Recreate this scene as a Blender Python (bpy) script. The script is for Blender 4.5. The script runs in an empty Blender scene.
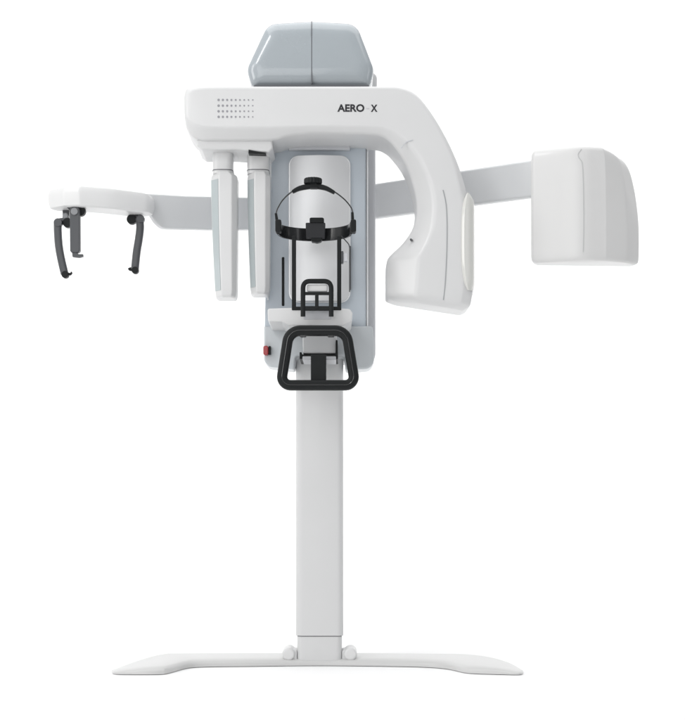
import bpy, bmesh, math
from mathutils import Vector
R = math.radians
scene = bpy.context.scene
C = scene.collection

# ---------------------------------------------------------------- camera
DIST, FPX, HOR, CXP, CAMH = 5.0, 1470.0, 500.0, 342.5, 0.557
CAMX = (CXP - 320) * DIST / FPX
cd = bpy.data.cameras.new('camera')
cam = bpy.data.objects.new('camera', cd); C.objects.link(cam); scene.camera = cam
cam.location = (CAMX, -DIST, CAMH); cam.rotation_euler = (R(90), 0, 0)
cd.sensor_fit = 'HORIZONTAL'; cd.sensor_width = 36; cd.lens = 36 * FPX / 685
cd.sensor_fit = 'VERTICAL'; cd.sensor_height = 36; cd.lens = 36 * FPX / 720
cd.shift_y = (HOR - 360) / 720
cd.clip_start = 0.05; cd.clip_end = 200

# ---------------------------------------------------------------- world: soft studio surround, brighter on the left
w = bpy.data.worlds.new('World'); scene.world = w; w.use_nodes = True
nt = w.node_tree; bg = nt.nodes['Background']
tc = nt.nodes.new('ShaderNodeTexCoord'); sx = nt.nodes.new('ShaderNodeSeparateXYZ')
mr = nt.nodes.new('ShaderNodeMapRange'); cr = nt.nodes.new('ShaderNodeValToRGB')
nt.links.new(tc.outputs['Generated'], sx.inputs[0]); nt.links.new(sx.outputs['X'], mr.inputs['Value'])
mr.inputs['From Min'].default_value = -1; mr.inputs['From Max'].default_value = 1
nt.links.new(mr.outputs[0], cr.inputs[0]); nt.links.new(cr.outputs[0], bg.inputs['Color'])
e = cr.color_ramp.elements
e[0].position = 0.0; e[0].color = (1.0, 1.0, 1.0, 1)
e[1].position = 1.0; e[1].color = (0.30, 0.31, 0.32, 1)
m_ = cr.color_ramp.elements.new(0.5); m_.color = (0.60, 0.605, 0.61, 1)
bg.inputs['Strength'].default_value = 0.76

def area(name, loc, target, sx_, sy_, power, col=(1, 1, 1), spread=180):
    l = bpy.data.lights.new(name, 'AREA'); l.shape = 'RECTANGLE'; l.size = sx_; l.size_y = sy_
    l.energy = power; l.spread = R(spread); l.color = col
    o = bpy.data.objects.new(name, l); C.objects.link(o); o.location = loc
    o.rotation_euler = (Vector(target) - Vector(loc)).to_track_quat('-Z', 'Y').to_euler()
    return o
area('softbox_left', (-3.4, -2.6, 2.4), (0, -.2, 1.2), 1.0, 2.4, 36, (1, .995, .98))
area('softbox_right', (3.6, -2.8, 2.0), (0, 0, 1.2), .8, 2.0, 8, (.97, .98, 1))
area('strip_left', (-2.15, -3.0, 3.75), (-.15, -.25, 2.0), .5, 1.1, 24)
area('softbox_front', (-1.6, -6.2, 2.0), (0, 0, .5), 3.2, 2.4, 44)
area('softbox_top', (.5, -.6, 4.6), (.5, -.3, 0), 5.6, 3.6, 128)
area('backdrop_lamp', (-4.4, 1.2, 1.9), (-.6, 4.0, 1.5), .8, 3.2, 33, spread=125)
area('backdrop_lamp', (4.4, 1.2, 1.9), (.6, 4.0, 1.5), .8, 3.2, 33, spread=125)

scene.view_settings.view_transform = 'Standard'
scene.view_settings.look = 'None'
scene.view_settings.exposure = 0.0
scene.view_settings.gamma = 1.0
scene.cycles.max_bounces = 8

# ---------------------------------------------------------------- materials
def mat(name, col, rough=.4, metal=0.0, coat=0.0, mottling=.02, bump=0.0, bscale=900, spec=.5):
    m = bpy.data.materials.new(name); m.use_nodes = True
    n = m.node_tree; b = n.nodes['Principled BSDF']
    b.inputs['Metallic'].default_value = metal
    b.inputs['Coat Weight'].default_value = coat; b.inputs['Coat Roughness'].default_value = .07
    b.inputs['Specular IOR Level'].default_value = spec
    t = n.nodes.new('ShaderNodeTexCoord')
    nz = n.nodes.new('ShaderNodeTexNoise'); nz.inputs['Scale'].default_value = 5; nz.inputs['Detail'].default_value = 5
    n.links.new(t.outputs['Object'], nz.inputs['Vector'])
    r = n.nodes.new('ShaderNodeMapRange'); r.inputs['To Min'].default_value = rough - .05; r.inputs['To Max'].default_value = rough + .05
    n.links.new(nz.outputs['Fac'], r.inputs['Value']); n.links.new(r.outputs[0], b.inputs['Roughness'])
    ramp = n.nodes.new('ShaderNodeMix'); ramp.data_type = 'RGBA'
    ramp.inputs[6].default_value = (*[c * (1 - mottling) for c in col], 1)
    ramp.inputs[7].default_value = (*[min(1, c * (1 + mottling)) for c in col], 1)
    n.links.new(nz.outputs['Fac'], ramp.inputs[0]); n.links.new(ramp.outputs[2], b.inputs['Base Color'])
    if bump:
        n2 = n.nodes.new('ShaderNodeTexNoise'); n2.inputs['Scale'].default_value = bscale
        n.links.new(t.outputs['Object'], n2.inputs['Vector'])
        bp = n.nodes.new('ShaderNodeBump'); bp.inputs['Strength'].default_value = bump; bp.inputs['Distance'].default_value = .0004
        n.links.new(n2.outputs['Fac'], bp.inputs['Height']); n.links.new(bp.outputs[0], b.inputs['Normal'])
    return m
WHITE = mat('white_paint', (.635, .636, .638), .34, coat=.15)
WHITE2 = mat('bright_white_shell', (.70, .70, .70), .36, coat=.12)
PALE = mat('pale_grey_paint', (.52, .53, .555), .38, coat=.2)
BLUEGREY = mat('blue_grey_paint', (.475, .525, .575), .38, coat=.3)
BOOT = mat('grey_gloss_cover', (.35, .385, .41), .26, coat=.7)
STRIP = mat('grey_green_strip', (.42, .465, .475), .4, coat=.2)
WARM = mat('warm_white_insert', (.66, .66, .63), .3, coat=.4)
LOWER = mat('light_blue_grey_paint', (.50, .53, .55), .38, coat=.3)
SILVER = mat('brushed_silver', (.74, .745, .755), .46, metal=.5)
RIM = mat('bright_rim', (.85, .86, .87), .25, metal=.3, coat=.5)
BLACK = mat('black_plastic', (.009, .0105, .011), .45, bump=.3, spec=.22)
BLACKG = mat('black_gloss_band', (.011, .012, .013), .25, coat=.3)
CHAR = mat('charcoal_plastic', (.055, .058, .064), .36, metal=.15, coat=.15)
STEEL = mat('steel_pin', (.22, .225, .235), .4, metal=.5)
SEAM = mat('seam_shadow_gap', (.10, .105, .115), .6)
BLOCK = mat('dark_grey_gloss', (.020, .021, .024), .36, spec=.3)
XSEAM = mat('pale_parting_line', (.50, .51, .51), .6)
XHEAD = mat('warm_white_paint', (.64, .638, .635), .34, coat=.15)
SEAM2 = mat('fine_parting_line', (.33, .34, .35), .6)
ARMC = mat('arm_grey_paint', (.60, .61, .62), .38, coat=.25)
BASEW = mat('base_white_paint', (.60, .60, .595), .36, coat=.2)
RED = mat('red_plastic', (.30, .012, .016), .3, coat=.4)
INK = mat('black_ink', (.012, .012, .016), .5)
DOT = mat('grey_ink', (.28, .28, .30), .6)
DASH = mat('pale_ink', (.52, .52, .55), .6)
BACK = mat('white_backdrop_paper', (.93, .93, .93), .8, spec=.1, mottling=.004)

# ---------------------------------------------------------------- helpers
def P(px, py, Y):
    d = DIST + Y
    return Vector((CAMX + (px - CXP) * d / FPX, Y, CAMH - (py - HOR) * d / FPX))
def PXZ(px, py, Y):
    v = P(px, py, Y); return (v.x, v.z)
def G(px, py):                      # a point of the floor
    d = CAMH * FPX / (py - HOR)
    return (CAMX + (px - CXP) * d / FPX, d - DIST)
def rnd(pts, r, seg=7):
    """round the corners of a 2D polygon; r is one radius or one per corner"""
    n = len(pts); out = []
    rs = r if isinstance(r, (list, tuple)) else [r] * n
    for i in range(n):
        p = Vector(pts[i]); a = Vector(pts[i - 1]) - p; b = Vector(pts[(i + 1) % n]) - p
        la, lb = a.length, b.length
        if rs[i] <= 0: out.append(tuple(p)); continue
        a.normalize(); b.normalize()
        ang = math.acos(max(-1, min(1, a.dot(b))))
        ang = min(ang, R(179.8))
        t = min(rs[i] / math.tan(ang / 2), la * .48, lb * .48); rr = t * math.tan(ang / 2)
        bis = (a + b).normalized(); c = p + bis * (rr / math.sin(ang / 2))
        s = p + a * t - c; e_ = p + b * t - c
        tot = s.angle(e_)
        cross = s.x * e_.y - s.y * e_.x
        sg = 1 if cross > 0 else -1
        for k in range(seg + 1):
            th = sg * tot * k / seg
            out.append((c.x + s.x * math.cos(th) - s.y * math.sin(th), c.y + s.x * math.sin(th) + s.y * math.cos(th)))
    return out
def link(name, bm, material, parent=None, bevel=0, seg=4, ang=28, smooth=True, clamp=True):
    bmesh.ops.recalc_face_normals(bm, faces=bm.faces)
    me = bpy.data.meshes.new(name); bm.to_mesh(me); bm.free()
    me.materials.append(material)
    o = bpy.data.objects.new(name, me); C.objects.link(o)
    if smooth:
        for p in me.polygons: p.use_smooth = True
    if bevel:
        b = o.modifiers.new('edge', 'BEVEL'); b.width = bevel; b.segments = seg; b.limit_method = 'ANGLE'
        b.angle_limit = R(ang); b.harden_normals = True; b.use_clamp_overlap = clamp
        b.miter_outer = 'MITER_ARC'
    else:
        me.set_sharp_from_angle(angle=R(32))
    if parent: o.parent = parent
    return o
def add_ext(bm, pts2, to3a, to3b):
    A = [bm.verts.new(to3a(*p)) for p in pts2]; B = [bm.verts.new(to3b(*p)) for p in pts2]
    bm.faces.new(A); bm.faces.new(B[::-1]); n = len(A)
    for i in range(n): bm.faces.new((A[i], B[i], B[(i + 1) % n], A[(i + 1) % n]))
def slab(name, px, Yf, Yb, m, parent=None, r=0, bevel=.003, seg=4, ref=None, hole=None, hr=0):
    """front outline drawn in the photograph at depth Yf, pushed straight back to Yb (real size, real thickness)"""
    ref = Yf if ref is None else ref
    s = DIST / FPX
    rr = [q * s for q in r] if isinstance(r, (list, tuple)) else r * s
    pts = rnd([PXZ(x, y, ref) for x, y in px], rr)
    bm = bmesh.new()
    if hole is None:
        add_ext(bm, pts, lambda x, z: (x, Yf, z), lambda x, z: (x, Yb, z))
    else:
        h = rnd([PXZ(x, y, ref) for x, y in hole], hr * s)
        assert len(h) == len(pts)
        rings = []
        for pp, Y in ((pts, Yf), (h, Yf), (h, Yb), (pts, Yb)):
            rings.append([bm.verts.new((x, Y, z)) for x, z in pp])
        n = len(pts)
        for k in range(4):
            a, b = rings[k], rings[(k + 1) % 4]
            for i in range(n): bm.faces.new((a[i], a[(i + 1) % n], b[(i + 1) % n], b[i]))
    return link(name, bm, m, parent, bevel, seg)
def prism(name, plan, z0, z1, m, parent=None, r=0, bevel=.003, seg=4):
    bm = bmesh.new()
    add_ext(bm, rnd(plan, r), lambda x, y: (x, y, z1), lambda x, y: (x, y, z0))
    return link(name, bm, m, parent, bevel, seg)
def loft(name, rings, m, parent=None, bevel=0, seg=4, ang=28, closed=False):
    bm = bmesh.new(); V = [[bm.verts.new(p) for p in r_] for r_ in rings]; n = len(V[0])
    K = len(V)
    for k in range(K if closed else K - 1):
        a, b = V[k], V[(k + 1) % K]
        for i in range(n): bm.faces.new((a[i], a[(i + 1) % n], b[(i + 1) % n], b[i]))
    if not closed:
        bm.faces.new(V[0]); bm.faces.new(V[-1][::-1])
    return link(name, bm, m, parent, bevel, seg, ang)
def cat(vals, sub):
    """Catmull-Rom through tuples"""
    out = []; n = len(vals)
    for i in range(n - 1):
        p0, p1, p2, p3 = vals[max(i - 1, 0)], vals[i], vals[i + 1], vals[min(i + 2, n - 1)]
        for k in range(sub):
            t = k / sub
            out.append(tuple(.5 * (2 * b + (c - a) * t + (2 * a - 5 * b + 4 * c - d) * t * t + (3 * b - a - 3 * c + d) * t ** 3)
                             for a, b, c, d in zip(p0, p1, p2, p3)))
    out.append(tuple(vals[-1])); return out
def sweep(name, path, prof, m, parent=None, up=(0, -1, 0), closed=False, bevel=0):
    """prof(t) -> list of (u, v): u across (in plane), v along 'up'"""
    pts = [Vector(p) for p in path]; n = len(pts); rings = []
    U = Vector(up)
    for i, p in enumerate(pts):
        if closed: t = pts[(i + 1) % n] - pts[i - 1]
        else: t = pts[min(i + 1, n - 1)] - pts[max(i - 1, 0)]
        t.normalize(); s = t.cross(U).normalized(); u2 = s.cross(t).normalized()
        rings.append([p + s * a + u2 * b for a, b in prof(i / max(1, n - 1))])
    return loft(name, rings, m, parent, bevel=bevel, closed=closed)
def ell(a, b, n=14, k=1.0):
    out = []
    for i in range(n):
        c, s = math.cos(2 * math.pi * i / n), math.sin(2 * math.pi * i / n)
        out.append((a * math.copysign(abs(c) ** k, c), b * math.copysign(abs(s) ** k, s)))
    return out
def tube(name, path, ra, m, parent=None, rb=None, closed=False, k=1.0, up=(0, -1, 0), n=14):
    return sweep(name, path, lambda t: ell(ra, rb or ra, n, k), m, parent, up=up, closed=closed)
def rod(name, a, b, r, m, parent=None, r2=None, bevel=.001, n=28):
    a, b = Vector(a), Vector(b); t = (b - a).normalized()
    s = t.cross(Vector((0, 0, 1)) if abs(t.z) < .9 else Vector((0, 1, 0))).normalized(); u = s.cross(t)
    r2 = r if r2 is None else r2
    f = lambda c, q: [c + s * q * math.cos(2 * math.pi * i / n) + u * q * math.sin(2 * math.pi * i / n) for i in range(n)]
    return loft(name, [f(a, r), f(b, r2)], m, parent, bevel=bevel, seg=3)
def bez(p0, p1, p2, n=12):
    return [tuple((1 - t) ** 2 * a + 2 * t * (1 - t) * b + t * t * c for a, b, c in zip(p0, p1, p2)) for t in [i / n for i in range(n + 1)]]

# ---------------------------------------------------------------- setting: white sweep (floor rolling up into backdrop)
def sweep_sheet(name, prof, x0, x1):
    bm = bmesh.new(); A = [bm.verts.new((x0, y, z)) for y, z in prof]; B = [bm.verts.new((x1, y, z)) for y, z in prof]
    for i in range(len(prof) - 1): bm.faces.new((A[i], B[i], B[i + 1], A[i + 1]))
    o = link(name, bm, BACK); o['kind'] = 'structure'; return o
YB = 3.0
sweep_sheet('floor', [(-7, 0), (YB - 1.0, 0)], -9, 9)
sweep_sheet('backdrop', [(YB - 1.0 + math.sin(t) * 1.0, 1.0 - math.cos(t) * 1.0) for t in [math.pi / 2 * k / 24 for k in range(25)]] + [(YB, 5.5)], -9, 9)

# ---------------------------------------------------------------- the machine
M = bpy.data.objects.new('dental_xray_machine', None); C.objects.link(M)
M['label'] = 'tall white floor-standing dental x-ray machine with curved arm and side arms'
M['category'] = 'x-ray machine'

# --- base
front = [(112, 673.3), (119, 675), (160, 675), (171, 673.2), (188, 668.6), (210, 667.4), (250, 666.9), (320, 666.2), (395, 667),
         (430, 668), (450, 670), (468, 673.8), (500, 675), (519, 675.4), (523, 674)]
rear = [(516, 669.5), (506, 665), (490, 662.2), (468, 660.8), (440, 660), (320, 659.2), (185, 659.6), (165, 660.2), (148, 663), (128, 668)]
rear = [(112, 673.1)] + rear[::-1] + [(523, 673.6)]
fw = cat([G(*p) for p in front], 5); rw = cat([G(*p) for p in rear], 5)
def at_x(poly, x):
    for a, b in zip(poly, poly[1:]):
        if a[0] <= x <= b[0] and b[0] > a[0]: return a[1] + (b[1] - a[1]) * (x - a[0]) / (b[0] - a[0])
    return poly[0][1] if x < poly[0][0] else poly[-1][1]
xa, xb = max(fw[0][0], rw[0][0]), min(fw[-1][0], rw[-1][0])
rings = []; NB = 110
for i in range(NB + 1):
    u = -math.cos(math.pi * i / NB); x = (xa + xb) / 2 + u * (xb - xa) / 2
    y0, y1 = at_x(fw, x), at_x(rw, x)
    if y1 - y0 < .004: y0, y1 = (y0 + y1) / 2 - .002, (y0 + y1) / 2 + .002
    tip = min(1, min(x - xa, xb - x) / .16); hh = .010 + .016 * math.sin(tip * math.pi / 2)
    D = y1 - y0; q = min(.04, D * .42)
    prof = [(0, .002), (0, hh * .42), (.06 * q, hh * .60), (.25 * q, hh * .78), (.6 * q, hh * .92), (q, hh)]
    rings.append([(x, y0 + a, z) for a, z in prof] + [(x, y1 - a, z) for a, z in prof[::-1]])
base = loft('base', rings, BASEW, M)
for px, Y in ((497, -.24), (140, -.24)):
    x = P(px, 674, Y).x
    rod('levelling_foot', (x, Y, 0), (x, Y, .009), .016, PALE, base)
# anchor knuckles either side of the column
for x0, x1, s in ((282.5, 297, 1), (357, 342, -1)):
    Y = -.01
    a = P(x0 + 6.5 * s, 652.5, Y); b = P(x1, 654, Y)
    k = rod('anchor_cap', (a.x, -.07, a.z), (a.x, .05, a.z), .0215, WHITE2, base, bevel=.008)
    slab('anchor_web', [(x0 + 7 * s, 648.5), (x1, 651), (x1, 664), (x0 + 2 * s, 664)], -.06, .04, WHITE, base, r=1, bevel=.003)

# --- column
def colplan(x0, x1, Yf, Yb):
    a = P(x0, 500, Yf).x; b = P(x1, 500, Yf).x
    return [(a, Yf), (b, Yf), (b, Yb), (a, Yb)]
zc = lambda py, Y: P(320, py, Y).z
column = prism('column', colplan(295.6, 343.4, -.07, .13), zc(636, -.07), zc(330, -.07), WHITE, M, r=.022, bevel=.002)
prism('column_gap', colplan(297.2, 341.8, -.066, .125), zc(637, -.07), zc(634, -.07), SEAM, column, r=.02, bevel=0)
prism('column_foot', colplan(297, 342, -.068, .128), .015, zc(636.7, -.07), WHITE, column, r=.02, bevel=.002)

# --- carriage
car = slab('carriage', [(271, 128), (375.5, 128), (375.5, 365), (340, 360), (300, 358), (268, 359)], -.05, .12, PALE, M,
           r=[3, 6, 10, 0, 0, 10], bevel=.012)
fh = slab('front_housing', [(270.5, 126), (366, 126), (366, 330), (264.5, 330), (265.5, 290)], -.15, -.02, BLUEGREY, car, r=[2, 5, 3, 2, 0], bevel=.011)
slab('side_trim', [(366.6, 128), (368.2, 128), (368.2, 360), (366.6, 360)], -.13, -.03, RIM, car, bevel=.0004)
slab('left_trim', [(270.2, 150), (271.9, 150), (268.6, 300), (267, 300)], -.152, -.06, RIM, car, bevel=.0004)
slab('head_block', [(288.5, 120), (350, 120), (350, 149.5), (288.5, 149.5)], -.175, -.1, PALE, car, r=1, bevel=.003)
lc = slab('lower_housing', [(264, 326), (372.5, 326), (374, 340), (374, 368.5), (346, 370), (344, 356), (296, 356), (294, 369.5), (264, 366)], -.165, -.04, LOWER, car,
          r=[2, 2, 4, 9, 2, 3, 3, 2, 9], bevel=.010)

# silver face plate, gently convex, in a bright rim
rim = slab('panel_rim', [(288.6, 155.2), (350.6, 155.2), (350.6, 302.8), (288.6, 302.8)], -.158, -.14, RIM, car, r=10, bevel=.002)
def convex_plate(name, x0, x1, y0, y1, Yb, bulge, r, m, parent):
    s = DIST / FPX
    pts = rnd([PXZ(x0, y0, Yb), PXZ(x1, y0, Yb), PXZ(x1, y1, Yb), PXZ(x0, y1, Yb)], r * s, 10)
    zs = [p[1] for p in pts]; xs = [p[0] for p in pts]; xa, xb = min(xs), max(xs); za, zb = min(zs), max(zs)
    rr = r * s; N = 40; rings = []
    for i in range(N + 1):
        th = math.pi * i / N; u = -math.cos(th)
        x = (xa + xb) / 2 + u * (xb - xa) / 2
        d = max(0, rr - min(x - xa, xb - x)); ins = rr - math.sqrt(max(0, rr * rr - d * d))
        Y = Yb - bulge * (1 - u * u) - .003
        rings.append([(x, Y, zb - ins), (x, Y, za + ins), (x, Yb + .004, za + ins), (x, Yb + .004, zb - ins)])
    return loft(name, rings, m, parent)
plate = convex_plate('face_plate', 289.9, 349.3, 156.6, 301.4, -.1585, .018, 9, SILVER, car)
slab('height_slot', [(281.8, 257), (284.4, 257), (284.4, 306), (281.8, 306)], -.1515, -.14, BLACK, car, r=1, bevel=.0005)
slab('height_slot', [(349.7, 246), (350.9, 246), (350.9, 290), (349.7, 290)], -.1615, -.14, CHAR, car, bevel=.0003)

# emergency button on the left flank
eb = slab('emergency_button', [(263.2, 345.5), (268.3, 345.5), (268.3, 355), (263.2, 355)], -.19, -.15, RED, car, r=2, bevel=.003)
slab('button_collar', [(268.4, 346), (270.8, 346), (270.8, 354.5), (268.4, 354.5)], -.185, -.15, BLACK, eb, r=.5, bevel=.001)

# --- top motor cover
cov = rnd([PXZ(*p, -.25) for p in [(252, 87), (246.8, 70), (268, 24.5), (312, 22), (356.5, 24.5), (374, 70), (370, 87)]], [.02, .05, .05, .6, .05, .05, .02], 10)
def offset(poly, s_):
    n = len(poly); out = []
    ar = sum(poly[i - 1][0] * poly[i][1] - poly[i][0] * poly[i - 1][1] for i in range(n)); sg = 1 if ar > 0 else -1
    for i, p in enumerate(poly):
        a = Vector(poly[i - 1]); b = Vector(poly[(i + 1) % n]); t = (b - a).normalized()
        out.append((p[0] - t.y * s_ * sg, p[1] + t.x * s_ * sg))
    return out
def scaled(poly, s_):
    x0, x1 = min(p[0] for p in poly), max(p[0] for p in poly); z0, z1 = min(p[1] for p in poly), max(p[1] for p in poly)
    cx, cz = (x0 + x1) / 2, (z0 + z1) / 2
    return [(cx + (x - cx) * (1 - 2 * s_ / (x1 - x0)), cz + (z - cz) * (1 - 2 * s_ / (z1 - z0))) for x, z in poly]
RC = .056
rings = []
for k in range(9):
    t = math.pi / 2 * k / 8
    rings.append([(x, -.25 - .026 * math.cos(t), z) for x, z in scaled(cov, RC * (1 - math.sin(t)))])
for Y, q in ((-.1, 0), (.06, .002), (.11, .012), (.15, .04)):
    rings.append([(x, Y, z) for x, z in scaled(cov, q)])
boot = loft('motor_cover', rings, BOOT, M)
sx0 = P(311.7, 50, -.25)
sweep('cover_seam', [(sx0.x, -.25 - .026 * math.cos(t) - .0006, PXZ(311.7, 22, -.25)[1] - RC * (1 - math.sin(t)) + .0006) for t in [math.pi / 2 * k / 12 for k in range(13)]], lambda t: [(-.0013, -.001), (.0013, -.001), (.0013, .001), (-.0013, .001)], SEAM, boot, up=(1, 0, 0))
slab('cover_seam', [(311.3, 37), (312.1, 37), (312.1, 84), (311.3, 84)], -.2764, -.26, SEAM, boot, bevel=0, ref=-.275)
slab('cover_base', [(254, 84.5), (369, 84.5), (369, 88), (254, 88)], -.278, .1, SEAM, boot, r=1, bevel=.002)
slab('rear_mast', [(300, 72), (377, 72), (377, 128), (300, 128)], .06, .2, WHITE, car, r=[4, 6, 2, 2], bevel=.006)

# --- rotating C-shaped arm: inner point, outer point, facet width/depth at inner edge, at outer edge, front, back
YF = -.35
st = [  # Ix, Iy, Ox, Oy, a, d, b, e, yf, yb
 (183.2, 112, 183.2, 96, .25, .02, .2, .012, .035, .18),
 (184.5, 124, 184, 90, .25, .03, .15, .012, .012, .20),
 (190, 133, 188, 87, .25, .035, .10, .008, .003, .215),
 (200, 137.5, 197, 86.2, .22, .035, .07, .005, 0, .225),
 (215, 138, 215, 86, .20, .03, .05, .004, 0, .225),
 (270, 138, 270, 86, .20, .03, .05, .004, 0, .225),
 (286, 135, 286, 86, .16, .02, .05, .004, 0, .225),
 (310, 133, 310, 86, .14, .014, .05, .004, 0, .225),
 (345, 133, 345, 86, .14, .014, .05, .004, 0, .225),
 (376, 134, 384, 86, .14, .014, .05, .004, 0, .225),
 (388, 138.5, 400, 86.8, .16, .02, .05, .004, 0, .225),
 (396, 146.5, 416, 94, .20, .03, .05, .004, 0, .225),
 (404, 158, 431, 112, .25, .04, .06, .006, 0, .22),
 (411, 173, 446, 137, .30, .05, .07, .008, 0, .215),
 (416, 192, 458, 163, .33, .055, .09, .010, 0, .205),
 (417.3, 206, 466, 188, .33, .06, .12, .014, 0, .19),
 (416, 217, 470, 204, .32, .06, .13, .016, 0, .19),
 (412, 228, 473, 221, .33, .06, .13, .016, 0, .19),
 (403, 240.5, 474, 236, .35, .06, .13, .016, 0, .19),
 (393, 250, 474, 248, .37, .06, .13, .016, 0, .19),
 (388, 256.5, 474, 256, .36, .06, .13, .016, 0, .19),
 (387, 266, 474, 266, .355, .06, .13, .016, 0, .19),
 (387, 282, 474, 283, .34, .06, .12, .016, 0, .19),
 (387, 291.5, 471.5, 301, .33, .06, .12, .014, 0, .19),
 (388.5, 295, 469.5, 306, .33, .06, .13, .014, .008, .18),
 (396, 298.5, 464, 309, .33, .055, .15, .016, .03, .165),
]
rings = []
dense = cat(st, 5)
for s in dense:
    ix, iy, ox, oy, a, d, b, e_, yf, yb = s
    I = Vector(PXZ(ix, iy, YF)); O = Vector(PXZ(ox, oy, YF))
    # the cross-section, corners rounded in (t*len, y)
    L = (O - I).length
    y0 = YF + yf
    sec = [(0, YF + yb), (0, y0 + d), (a * L, y0), ((1 - b) * L, y0), (L, y0 + e_), (L, YF + yb)]
    sec = rnd(sec, [.01, .028 if a > .24 else .02, .03 if a > .24 else .02, .02, .008, .01], 5)
    u = (O - I).normalized()
    rings.append([(I.x + u.x * t, y, I.y + u.y * t) for t, y in sec])
nmin = min(len(r_) for r_ in rings); nmax = max(len(r_) for r_ in rings); assert nmin == nmax, (nmin, nmax)
arm = loft('rotating_arm', rings, WHITE, M, bevel=.004, seg=3, ang=40)

YA = YF - .0008
# seam down the sensor head, corner seam, insert on its outer side
def ribbon(name, pts, wpx, Y, m, parent, thick=.0012):
    path = [P(x, y, Y) for x, y in pts]; s = wpx * DIST / FPX / 2
    return sweep(name, [tuple(p) for p in path], lambda t: [(-s, -thick), (s, -thick), (s, thick), (-s, thick)], m, parent)
ribbon('shell_seam', cat([(443, 190), (446, 204), (447, 225), (446.6, 255), (445, 285), (443.3, 300)], 6), .8, YA + .0006, SEAM2, arm)
ribbon('shell_seam', cat([(401.5, 148.2), (406, 142.5), (413, 140)], 6), .7, YA + .0006, PALE, arm)
rows = []
NI = 28
for k in range(NI + 1):
    t = k / NI; y = 192.5 + (290.5 - 192.5) * (1 - math.cos(math.pi * t)) / 2; u = (y - 192.5) / 98
    xi = 473.2 - 12.6 * (max(0, 1 - abs(2 * u - .94) ** 3.2 * (1.0 if u < .47 else .72))) ** .45 if 0 < u < 1 else 471
    if k == 0: xi = 468.5
    xo = 474.8 - 5.0 * max(0, (.10 - u) / .10) ** 1.6 - 2.4 * max(0, (u - .90) / .10) ** 1.5
    xi = min(xi, xo - .8)
    rows.append((y, xi, xo - .3))
def irings(dx, dy):
    out = []
    for y, xi, xo in rows:
        w_ = xo - xi; bump = .012 * min(1, w_ / 9)
        q = [(xi - dx, -.336), (xi - dx, -.3475 + dy), (xi + .10 * w_, -.3475 - bump * .65 + dy), (xi + .26 * w_, -.3475 - bump + dy), (xi + .6 * w_, -.3455 - bump * .8 + dy), (xi + .88 * w_, -.340 - bump * .3 + dy), (xo - dx, -.325 + dy), (xo - dx, -.22)]
        z = P(470, y, -.35).z
        out.append([(P(x, 300, Y).x, Y, z) for x, Y in q])
    return out
loft('edge_insert', irings(0, 0), WARM, arm)
loft('edge_insert_gap', irings(.7, .0055), SEAM2, arm)
# screw on inner facet
for s in dense:
    pass
sp = P(411.2, 239.9, YF + .034)
rod('screw', sp + Vector((-.0014, -.006, 0)), sp + Vector((.006, .02, 0)), .0038, CHAR, arm)

# speaker grille dots
bm = bmesh.new()
for j, y in enumerate((99.9, 105.6, 111.2, 116.8)):
    for i in range(9):
        x = 218.6 + 4.27 * i; rr = (1.25 - .07 * i) * DIST / FPX * .93
        c = P(x, y, YA)
        A = [bm.verts.new((c.x + rr * math.cos(t), YA, c.z + rr * math.sin(t))) for t in [math.pi * k / 6 for k in range(12)]]
        bm.faces.new(A)
        B = [bm.verts.new((v.co.x, YF + .004, v.co.z)) for v in A]
        for k in range(12): bm.faces.new((A[k], B[k], B[(k + 1) % 12], A[(k + 1) % 12]))
link('speaker_grille', bm, DOT, arm, smooth=False)

# lettering
def text(name, s, x0, x1, y0, y1, m, parent):
    cu = bpy.data.curves.new(name, 'FONT'); cu.body = s; cu.size = 1; cu.extrude = .0; cu.offset = .032
    tmp = bpy.data.objects.new('tmp', cu); C.objects.link(tmp)
    bpy.context.view_layer.update()
    me = bpy.data.meshes.new_from_object(tmp.evaluated_get(bpy.context.evaluated_depsgraph_get()))
    bpy.data.objects.remove(tmp)
    xs = [v.co.x for v in me.vertices]; ys = [v.co.y for v in me.vertices]
    a = P(x0, y1, YA); b = P(x1, y0, YA)
    for v in me.vertices:
        v.co = (a.x + (v.co.x - min(xs)) / (max(xs) - min(xs)) * (b.x - a.x), 0, a.z + (v.co.y - min(ys)) / (max(ys) - min(ys)) * (b.z - a.z))
    bm = bmesh.new(); bm.from_mesh(me)
    r_ = bmesh.ops.extrude_face_region(bm, geom=bm.faces[:])
    vs = [g for g in r_['geom'] if isinstance(g, bmesh.types.BMVert)]
    for v in vs: v.co.y = 0.002
    for v in bm.verts: v.co.y += YA
    return link(name, bm, m, parent, smooth=False)
text('lettering', 'AERO', 337.4, 364.3, 104.2, 111.8, INK, arm)
text('lettering', 'X', 370.8, 377.4, 104.6, 111.8, INK, arm)
slab('dash', [(366, 108), (369.2, 108), (369.2, 108.9), (366, 108.9)], YA, YF + .002, DASH, arm, bevel=0)

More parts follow.
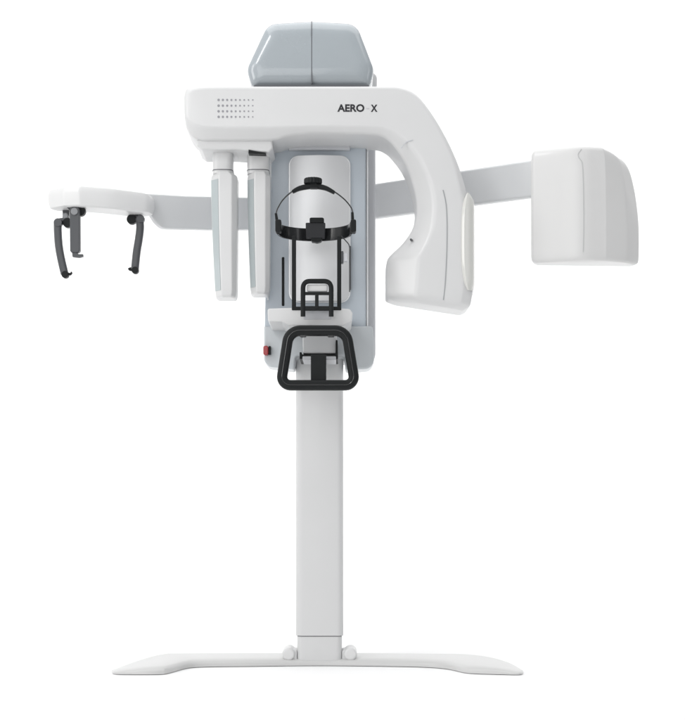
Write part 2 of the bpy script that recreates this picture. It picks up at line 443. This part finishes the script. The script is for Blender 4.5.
# --- sensor tray and the two hanging sensor columns
tray = slab('sensor_tray', [(196, 139.5), (272, 139.5), (273, 148), (269, 152), (262, 152), (236, 149.5), (202, 149.5), (197, 146)], -.31, -.13, WHITE, arm, r=2, bevel=.006)
def sensor(x0, x1, ytop, ybot, nx0, nx1, taper, Yf):
    yt, yb = ytop, ybot
    def ring(f, g, py, Yadd=0):
        w0, w1 = f, g
        W = w1 - w0
        pts = [(w0, Yf + .07), (w0 + .05 * W, Yf + .03), (w0 + .36 * W, Yf), (w0 + .82 * W, Yf), (w1, Yf + .02), (w1, Yf + .095), (w0, Yf + .095)]
        z = P(300, py, Yf).z
        return [(P(x, 300, Yf).x, Y + Yadd, z) for x, Y in pts]
    rs = [ring(nx0 + 1, nx1 - 1, yt - 3.5, .004), ring(x0, x1, yt + 1, 0)]
    for k in range(1, 9):
        f = k / 8
        rs.append(ring(x0 + taper * f ** 1.6, x1 - .8 * f, yt + 1 + (yb - 8 - yt) * f))
    rs.append(ring(x0 + taper + .8, x1 - 1.6, yb - 1.5, .002)); rs.append(ring(x0 + taper + 3.5, x1 - 3, yb, .008))
    body = loft('sensor_column', rs, WHITE, M, bevel=.005, seg=3, ang=20)
    W = x1 - x0
    strip = [(x0 + .04 * W, yt + 6), (x0 + .30 * W, yt + 6), (x0 + .34 * W + taper * .3, yb - 9), (x0 + taper + .06 * W, yb - 9)]
    a = rs[2]; rings = []
    for r_ in [[(Vector(a_) * .75 + Vector(b_) * .25) for a_, b_ in zip(rs[1], rs[2])]] + rs[2:-2]:
        p, q = Vector(r_[1]), Vector(r_[2]); nrm = Vector((-(q.y - p.y), q.x - p.x, 0)); nrm = Vector((nrm.x, nrm.y, 0)).normalized()
        if nrm.y > 0: nrm = -nrm
        u0, u1 = p.lerp(q, .05), p.lerp(q, .90)
        rings.append([u0 + nrm * .0016, u1 + nrm * .0016, u1 - nrm * .004, u0 - nrm * .004])
    loft('side_strip', rings, STRIP, body)
    z0 = P(300, yt - 2, Yf).z; z1 = P(300, 148, Yf).z
    xa, xb = P(nx0, 300, Yf).x, P(nx1, 300, Yf).x
    prism('neck', [(xa, Yf + .015), (xb, Yf + .015), (xb, Yf + .10), (xa, Yf + .10)], z0, z1, WHITE, body, r=.02, bevel=.002)
    zz = P(300, yt - 5.2, Yf).z
    prism('neck_ring', [(xa - .0008, Yf + .0142), (xb + .0008, Yf + .0142), (xb + .0008, Yf + .1008), (xa - .0008, Yf + .1008)], zz, zz + .0025, SEAM, body, r=.021, bevel=0)
    c = ring(x0 + taper + .3, x1 - 1.0, yb - 6.2); c2 = ring(x0 + taper + .3, x1 - 1.0, yb - 5.8)
    return body
sensor(209.0, 236.8, 174, 297, 211.8, 232, 4.5, -.29)
sensor(245.8, 270.0, 174, 293.5, 246.5, 268.5, 3.2, -.27)
slab('tray_gap', [(248.5, 149.6), (266, 153.4), (266, 154), (248.5, 153.4)], -.312, -.28, BLACK, tray, bevel=.0005)

# --- right cephalometric arm and its x-ray head
def bar(name, a, b, yt, yb, th, m, parent, nose=0):
    """flat vertical bar from a=(px,Y) to b=(px,Y); yt/yb top and bottom pixel rows at b"""
    (xa, Ya), (xb, Yb_) = a, b
    A = P(xa, 300, Ya); B = P(xb, 300, Yb_); zt = P(xb, yt, Yb_).z; zb = P(xb, yb, Yb_).z
    t = Vector((B.x - A.x, B.y - A.y)).normalized(); n = Vector((-t.y, t.x))
    if n.y < 0: n = -n
    bm = bmesh.new()
    q = [(A.x, A.y), (B.x, B.y), (B.x + n.x * th, B.y + n.y * th), (A.x + n.x * th, A.y + n.y * th)]
    return prism(name, q, zb, zt, m, parent, bevel=.008)
rb = bar('x_ray_head_arm', (340, .27), (536, -.19), 159, 196.3, .03, ARMC, M)
xh_st = []
for py, xr, s in ((262, 634, -1.2), (259.5, 637.4, 0), (250, 638, 0), (225, 637.4, 0), (205, 635.8, 0), (185, 632.4, 0), (172, 627.5, 0), (163, 621, 0), (156, 612, 0.6), (151.5, 603, 1.2), (148, 596, 2.2)):
    xh_st.append((py, xr, s))
rings = []
xh_st = [(260.2, 638.2, 14), (259.2, 638.8, 7), (257.6, 639.2, 2.4), (254, 639.4, .5), (249, 639.5, 0), (227, 639.6, 0), (206, 638.2, 0), (186, 635.4, 0), (170, 631.8, 0), (160, 628, .2), (154, 623.6, .8), (150.6, 618.6, 2), (148.2, 613.6, 4.5), (146.6, 608.5, 8), (145.8, 603, 15)]
for py, xr, s in cat(xh_st, 3):
    z = P(580, py, -.26).z
    f = (xr - 606) / 33
    pts = [(532.5, -.15), (530.5, -.205), (582, -.272), (min(606, xr - 2.5) - 3 * (1 - max(0, min(1, f))), -.25), (606 + max(f, .0) * 21 if f > .1 else xr - 1, -.212), (xr, -.16), (xr - 4, -.125)]
    pw = [(P(x, 300, Y).x, Y) for x, Y in pts]
    pw = rnd(pw, [.01, .016, .14, .012, .05, .02, .01], 6)
    cx = sum(p[0] for p in pw) / len(pw); cy = sum(p[1] for p in pw) / len(pw)
    xs = [p[0] for p in pw]; W_ = max(xs) - min(xs); g = 1 - s * .0034 * .6 / W_
    rings.append([(cx + (x - cx) * g, cy + (y - cy) * (1 - (1 - g) * 1.6), z) for x, y in pw])
xh = loft('x_ray_head', rings, XHEAD, M)
def onsurf(px, py):
    z = P(580, py, -.265).z; r_ = min(rings, key=lambda q: abs(q[0][2] - z))
    best = None
    for a, b in zip(r_, r_[1:]):
        fa = CXP + (a[0] - CAMX) * FPX / (DIST + a[1]); fb = CXP + (b[0] - CAMX) * FPX / (DIST + b[1])
        if min(fa, fb) <= px <= max(fa, fb) and fa != fb:
            t = (px - fa) / (fb - fa); p = [a[k] + (b[k] - a[k]) * t for k in range(3)]
            if best is None or p[1] < best[1]: best = p
    return (best[0], best[1] - .0006, z)
for nm, pp in (('corner_seam', [(581.5, 149), (578, 154), (579, 158), (582, 163), (583, 180), (583.5, 205), (583.5, 230), (583, 252)]),):
    sweep(nm, [onsurf(x, y) for x, y in cat(pp, 4)], lambda t: [(-.0008, -.0009), (.0008, -.0009), (.0008, .0009), (-.0008, .0009)], XSEAM, xh)
def on_head(x, Y): return P(x, 300, Y)
# --- left cephalometric arm, rest plate, ear rods and nasion support
A1 = [(270, 198, 229.5), (215, 197, 229.5), (185, 195.8, 228.5)]
def oblique(name, A, B, px, th, m, parent, r=0, bevel=.005):
    a, b = P(A[0], 300, A[1]), P(B[0], 300, B[1]); d = Vector((b.x - a.x, b.y - a.y)); Ld = d.length; d.normalize()
    uv = []
    for x, y in px:
        rx = (x - CXP) / FPX            # ray x = CAMX + rx*t, y = -DIST + t
        # a + d*u = (CAMX + rx t, -DIST + t)
        t = (d.x * (a.y + DIST) - d.y * (a.x - CAMX)) / (d.x - d.y * rx)
        hx, hy = CAMX + rx * t, -DIST + t
        uv.append((((hx - a.x) * d.x + (hy - a.y) * d.y), CAMH - (y - HOR) * t / FPX))
    n = Vector((-d.y, d.x)); n = n if n.y > 0 else -n
    bm = bmesh.new()
    add_ext(bm, rnd(uv, [q * DIST / FPX for q in r]), lambda u, z: (a.x + d.x * u, a.y + d.y * u, z), lambda u, z: (a.x + d.x * u + n.x * th, a.y + d.y * u + n.y * th, z))
    return link(name, bm, m, parent, bevel)
lb = oblique('head_rest_arm', (134, -.09), (275, .13), [(134, 192.8), (160, 194), (185, 195.6), (275, 198), (275, 229.5), (210, 229.5), (163, 228.4), (156, 222), (149, 211), (145, 206), (134, 206)], .03, ARMC, M,
             r=[0, 0, 20, 0, 0, 60, 14, 8, 8, 4, 0], bevel=.006)
def plan(pts): return [(P(x, 300, Y).x, Y) for x, Y in pts]
zt, zb = P(80, 185.3, -.25).z, P(80, 205.3, -.25).z
headplan = rnd(plan([(79, -.25), (112, -.21), (150, -.13), (156, -.07), (140, -.05), (98, -.13), (54, -.165), (46.3, -.19), (63, -.242)]), [.02, .2, .05, .02, .03, .1, .02, .02, .02], 6)
cxm = sum(p[0] for p in headplan) / len(headplan); cym = sum(p[1] for p in headplan) / len(headplan)
def hring(s, z): return [(cxm + (x - cxm) * s, cym + (y - cym) * s, z) for x, y in headplan]
hr = loft('head_rest', [hring(.90, zb - .002), hring(.965, zb + .002), hring(1, zb + .022), hring(1, zt - .022), hring(.985, zt - .010), hring(.95, zt - .003), hring(.88, zt)], WHITE2, M, bevel=.002, seg=2, ang=30)

def blade(name, pts, wa, ta, Y, m, parent):
    path = [P(x, y, Y) for x, y in cat(pts, 5)]
    s = wa * DIST / FPX / 2
    return sweep(name, [tuple(p) for p in path], lambda t: ell(s, ta, 16, .45), m, parent)
# left ear rod
def disc(name, px, py, Y0, Y1, rpx, m, parent):
    a = P(px, py, Y0); return rod(name, a, a + Vector((0, min(.022, Y1 - Y0), 0)), rpx * DIST / FPX, m, parent, bevel=.0015)
er = blade('ear_rod', [(57.8, 222), (58, 232), (59, 246), (61.5, 260), (64.8, 274)], 7.4, .009, -.20, CHAR, hr)
blade('shoulder', [(57.2, 222.5), (61, 221.2), (66, 220.6), (70, 219)], 5.5, .011, -.185, CHAR, er)
disc('pivot', 57.8, 222.3, -.212, -.185, 4.0, CHAR, er)
disc('hinge', 67.3, 222.5, -.20, -.16, 4.6, BLACK, er)
slab('hanger', [(62.5, 205), (69, 205), (69, 218), (62.5, 218)], -.18, -.15, CHAR, er, r=1, bevel=.002)
disc('ear_tip_joint', 64.9, 274.3, -.212, -.188, 3.4, BLACK, er)
slab('ear_tip', [(65, 272), (70.5, 272.8), (71, 270.6), (72.2, 273), (70.5, 275), (65, 275.5)], -.206, -.194, BLACK, er, r=.5, bevel=.001)
slab('clamp_body', [(62, 213.5), (67, 212.5), (69, 218), (63.5, 219)], -.195, -.17, STEEL, er, r=1, bevel=.002)
# nasion support
ns = slab('nasion_support', [(69.6, 210), (71.5, 206.5), (78, 206), (79.8, 210), (80, 250.5), (78.5, 252.5), (71.2, 252.5), (70, 250.5)], -.235, -.213, CHAR, hr, r=2, bevel=.003)
disc('pivot', 74.3, 211.3, -.24, -.21, 3.4, STEEL, ns)
slab('nose_tip', [(72, 252.5), (77.5, 252.5), (77.5, 254), (83, 254), (83, 256.5), (79, 257.6), (72.4, 256.8)], -.232, -.216, CHAR, ns, r=.6, bevel=.0015)
disc('hinge', 80, 210.5, -.22, -.17, 5.0, BLACK, ns)
slab('mount_block', [(63, 205.5), (80, 205), (82, 208), (70, 209)], -.225, -.17, CHAR, ns, r=1, bevel=.002)
# right ear rod
e2 = blade('ear_rod', [(139.6, 218.5), (140.2, 228), (138.8, 240), (136.8, 252), (135, 269.5)], 7.6, .009, -.10, CHAR, hr)
blade('shoulder', [(141, 218.5), (136, 217), (131, 217)], 5.5, .011, -.09, CHAR, e2)
disc('pivot', 140.3, 218.6, -.112, -.085, 3.9, CHAR, e2)
disc('hinge', 131.5, 219, -.105, -.06, 4.8, BLACK, e2)
slab('hanger', [(127.5, 206), (135.5, 206), (135, 216), (129, 216)], -.09, -.06, BLACK, e2, r=1, bevel=.002)
disc('ear_tip_joint', 134.9, 270, -.112, -.088, 3.4, BLACK, e2)
slab('ear_tip', [(135, 267.5), (130, 267.2), (127.6, 268.5), (129, 270.4), (135, 271.5)], -.106, -.094, BLACK, e2, r=.5, bevel=.001)

# --- patient support: shelf, chin frame, rods, headband, handle
sh = slab('chin_shelf', [(267.5, 308.5), (301, 307.5), (303, 314), (331, 314), (333, 307.5), (350, 309), (352.5, 313), (351.5, 321), (343, 326), (290, 325.5), (282, 322), (268, 321.5)], -.40, -.15, WHITE, M,
          r=[2, 1, 1, 1, 1, 3, 1, 2, 3, 3, 3, 2], bevel=.005)
slab('recess', [(303.5, 309), (331, 309), (331, 319.5), (303.5, 319.5)], -.401, -.3, PALE, sh, r=1, bevel=.001)
slab('shelf_arm', [(270, 310), (300, 310), (300, 321), (270, 321)], -.30, -.14, PALE, sh, r=1, bevel=.003)
YR = -.40
for x in (293.9, 339.2):
    slab('support_rod', [(x - 2.1, 236), (x + 2.1, 236), (x + 2.1, 309), (x - 2.1, 309)], YR, YR + .016, BLACK, sh, r=.6, bevel=.002)
slab('cross_bar', [(291.8, 306.5), (341.3, 306.5), (341.3, 310.2), (291.8, 310.2)], YR - .003, YR + .015, BLACK, sh, r=.6, bevel=.0015)
# chin frame
cf_o = [(300.6, 279.2), (333.6, 279.2), (333.6, 317), (300.6, 317)]
YC = -.43
cf = tube('chin_frame', [tuple(P(x, y, YC)) for x, y in
      [(303, 316.5)] + [(303, y) for y in (308, 300, 292)] + bez((303, 289), (303, 281.2), (310, 281.2), 8) + bez((324, 281.2), (331.2, 281.2), (331.2, 289), 8) + [(331.2, y) for y in (292, 300, 308, 316.5)]],
      .0075, BLACK, sh, rb=.007, k=.6)
slab('frame_bar', [(303, 291.8), (331, 291.8), (331, 294.8), (303, 294.8)], YC - .005, YC + .006, BLACK, cf, bevel=.001)
slab('frame_bar', [(303, 306), (331, 306), (331, 310.5), (303, 310.5)], YC - .005, YC + .006, BLACK, cf, bevel=.001)
slab('centre_post', [(315, 294), (318.6, 294), (318.6, 309), (315, 309)], YC - .006, YC + .006, BLACK, cf, bevel=.001)
slab('chin_pad', [(307, 284.5), (327.5, 284.5), (327.5, 291.5), (307, 291.5)], YC + .004, YC + .02, WHITE2, cf, r=1.5, bevel=.003)
# side clamp on right rod
slab('rod_clamp', [(341.2, 252), (347.5, 253), (347.5, 261), (341.2, 262)], YR, YR + .02, PALE, sh, r=.8, bevel=.002)
slab('clamp_jaw', [(341.2, 251), (343.4, 251), (343.4, 263), (341.2, 263)], YR - .003, YR + .02, CHAR, sh, r=.5, bevel=.001)
tube('cable', [tuple(P(x, y, YR + .01)) for x, y in cat([(341, 236), (345.5, 240.5), (349.3, 246), (349.6, 256), (349.6, 292)], 6)], .0018, CHAR, sh)

# headband: far half of the ring is the brow band; sides come towards the viewer
hb_path = []
cxh = 314.5
for i in range(33):
    th = math.pi * i / 32
    u = -math.cos(th); Y = -.42 + .115 * math.sin(th) ** .9
    c = P(cxh + 36.5 * u, 500, -.42).x
    hb_path.append((c, Y, P(300, 228.0, -.42).z))
hgt = 5.6 * DIST / FPX
hbnd = sweep('headband', hb_path, lambda t: [(-.003, -hgt * (1 + .12 * math.sin(math.pi * t))), (.003, -hgt * (1 + .12 * math.sin(math.pi * t))), (.003, hgt), (-.003, hgt)], BLACKG, M, up=(0, 0, 1), bevel=.001)
slab('brow_block', [(305.6, 222.6), (325.4, 222.6), (325, 238), (306, 238)], -.335, -.30, BLOCK, hbnd, r=1, bevel=.002)
slab('adjust_knob', [(309.6, 218.2), (311, 217.4), (322.4, 217.4), (324, 218.4), (324, 222.6), (309.6, 222.6)], -.34, -.31, BLACK, hbnd, r=.8, bevel=.002)
slab('lower_knob', [(310.5, 238), (323, 238), (321, 241.2), (317, 242.3), (314, 241.6), (312, 241.6)], -.335, -.305, BLACK, hbnd, r=.8, bevel=.002)
for x0, x1 in ((275.2, 281.2), (350.6, 356.2)):
    slab('temple_pad', [(x0, 219.2), (x1, 219.2), (x1, 231.8), (x0, 231.8)], -.445, -.405, BLACK, hbnd, r=1.6, bevel=.003)
for x in (278, 352.6):
    slab('strap_clip', [(x - 3.4, 213), (x - 1, 213), (x + .4, 220), (x - 2.6, 220)] if x < 300 else [(x - 1.4, 212), (x + 1, 212), (x + 1.6, 220), (x - 1.4, 220)], -.435, -.42, BLACK, hbnd, r=.5, bevel=.001)
YS = -.425
arc = cat([(275.8, 215), (277.5, 209), (282.5, 200.5), (290.5, 192.8), (300, 187.6), (313, 185.6), (326, 187.8), (335.5, 192.5), (345, 200), (351, 207.5), (352.8, 213)], 5)
tube('crown_strap', [tuple(P(x, y, YS)) for x, y in arc], .0021, BLACKG, hbnd, rb=.007)
arc2 = cat([(292.5, 192), (300, 188.3), (313, 186.2), (325, 188), (334.5, 192.8)], 6)
sweep('crown_pad', [tuple(P(x, y, YS)) for x, y in arc2], lambda t: ell(.0045 + .0035 * math.sin(math.pi * t), .013, 16, .6), BLACK, hbnd)
# ridged knob
kn = []
c0 = P(313, 181.3, YS); rr = 8 * DIST / FPX
for dz, q in ((-.0095, .86), (-.0075, 1), (.006, 1), (.0085, .93)):
    kn.append([(c0.x + rr * q * (1 + .035 * math.cos(18 * t)) * math.cos(t), c0.y + rr * q * (1 + .035 * math.cos(18 * t)) * math.sin(t), c0.z + dz) for t in [2 * math.pi * i / 90 for i in range(90)]])
loft('crown_knob', kn, BLACK, hbnd)
slab('knob_stem', [(310.5, 183), (317, 183), (317.5, 188), (310, 188)], YS - .014, YS + .01, BLACK, hbnd, r=.5, bevel=.001)

# handle
YH = -.43
ho = [(293, 325.3), (347, 325.3), (359.6, 390.2), (275.6, 390.2)]
hc = rnd([PXZ(*p, YH) for p in [(289.2, 330.8), (346.2, 330.8), (355.2, 385.3), (280.8, 385.3)]], [.040, .040, .026, .026], 12)
# resample the centreline evenly
def resample(pp, n):
    pts = [Vector(p) for p in pp] + [Vector(pp[0])]; L = [0]
    for a, b in zip(pts, pts[1:]): L.append(L[-1] + (b - a).length)
    out = []
    for k in range(n):
        t = L[-1] * k / n
        for i in range(len(L) - 1):
            if L[i] <= t <= L[i + 1] and L[i + 1] > L[i]:
                out.append(tuple(pts[i].lerp(pts[i + 1], (t - L[i]) / (L[i + 1] - L[i])))); break
    return out
hpath = [(x, YH, z) for x, z in resample(hc, 140)]
handle = tube('grab_handle', hpath, .0163, BLACK, M, rb=.017, closed=True, k=.55, n=28)
hg = [(x, YH - .0172, z) for x, z in resample(hc, 140)]
tube('grip_ridge', hg, .0018, BLACKG, handle, rb=.0022, closed=True, n=8)
for x in (303, 331):
    slab('grip_pad', [(x - 4, 333.5), (x + 4, 333.5), (x + 3, 337), (x - 3, 337)], YH - .012, YH + .012, BLACKG, handle, r=1, bevel=.002)
slab('handle_block', [(302, 326), (337, 326), (336.4, 353.6), (303, 353.6)], -.30, -.12, ARMC, handle, r=1.5, bevel=.005)
slab('handle_yoke', [(299.6, 352.2), (301.6, 352.2), (302, 354.4), (335.6, 354.4), (335.8, 340), (337.6, 340), (338, 359), (299.6, 359)], -.31, -.13, BLACK, handle, r=.4, bevel=.001)
slab('yoke_plate', [(302.5, 356.3), (336, 356.3), (336, 360), (302.5, 360)], -.315, -.16, PALE, handle, r=.8, bevel=.001)
slab('handle_stem', [(310.8, 354), (326.2, 354), (326.2, 387), (310.8, 387)], -.42, -.37, BLACK, handle, r=.6, bevel=.002)
slab('handle_bracket', [(311.6, 355), (325.4, 355), (325.4, 366), (311.6, 366)], -.372, -.13, BLACK, handle, r=.6, bevel=.002)
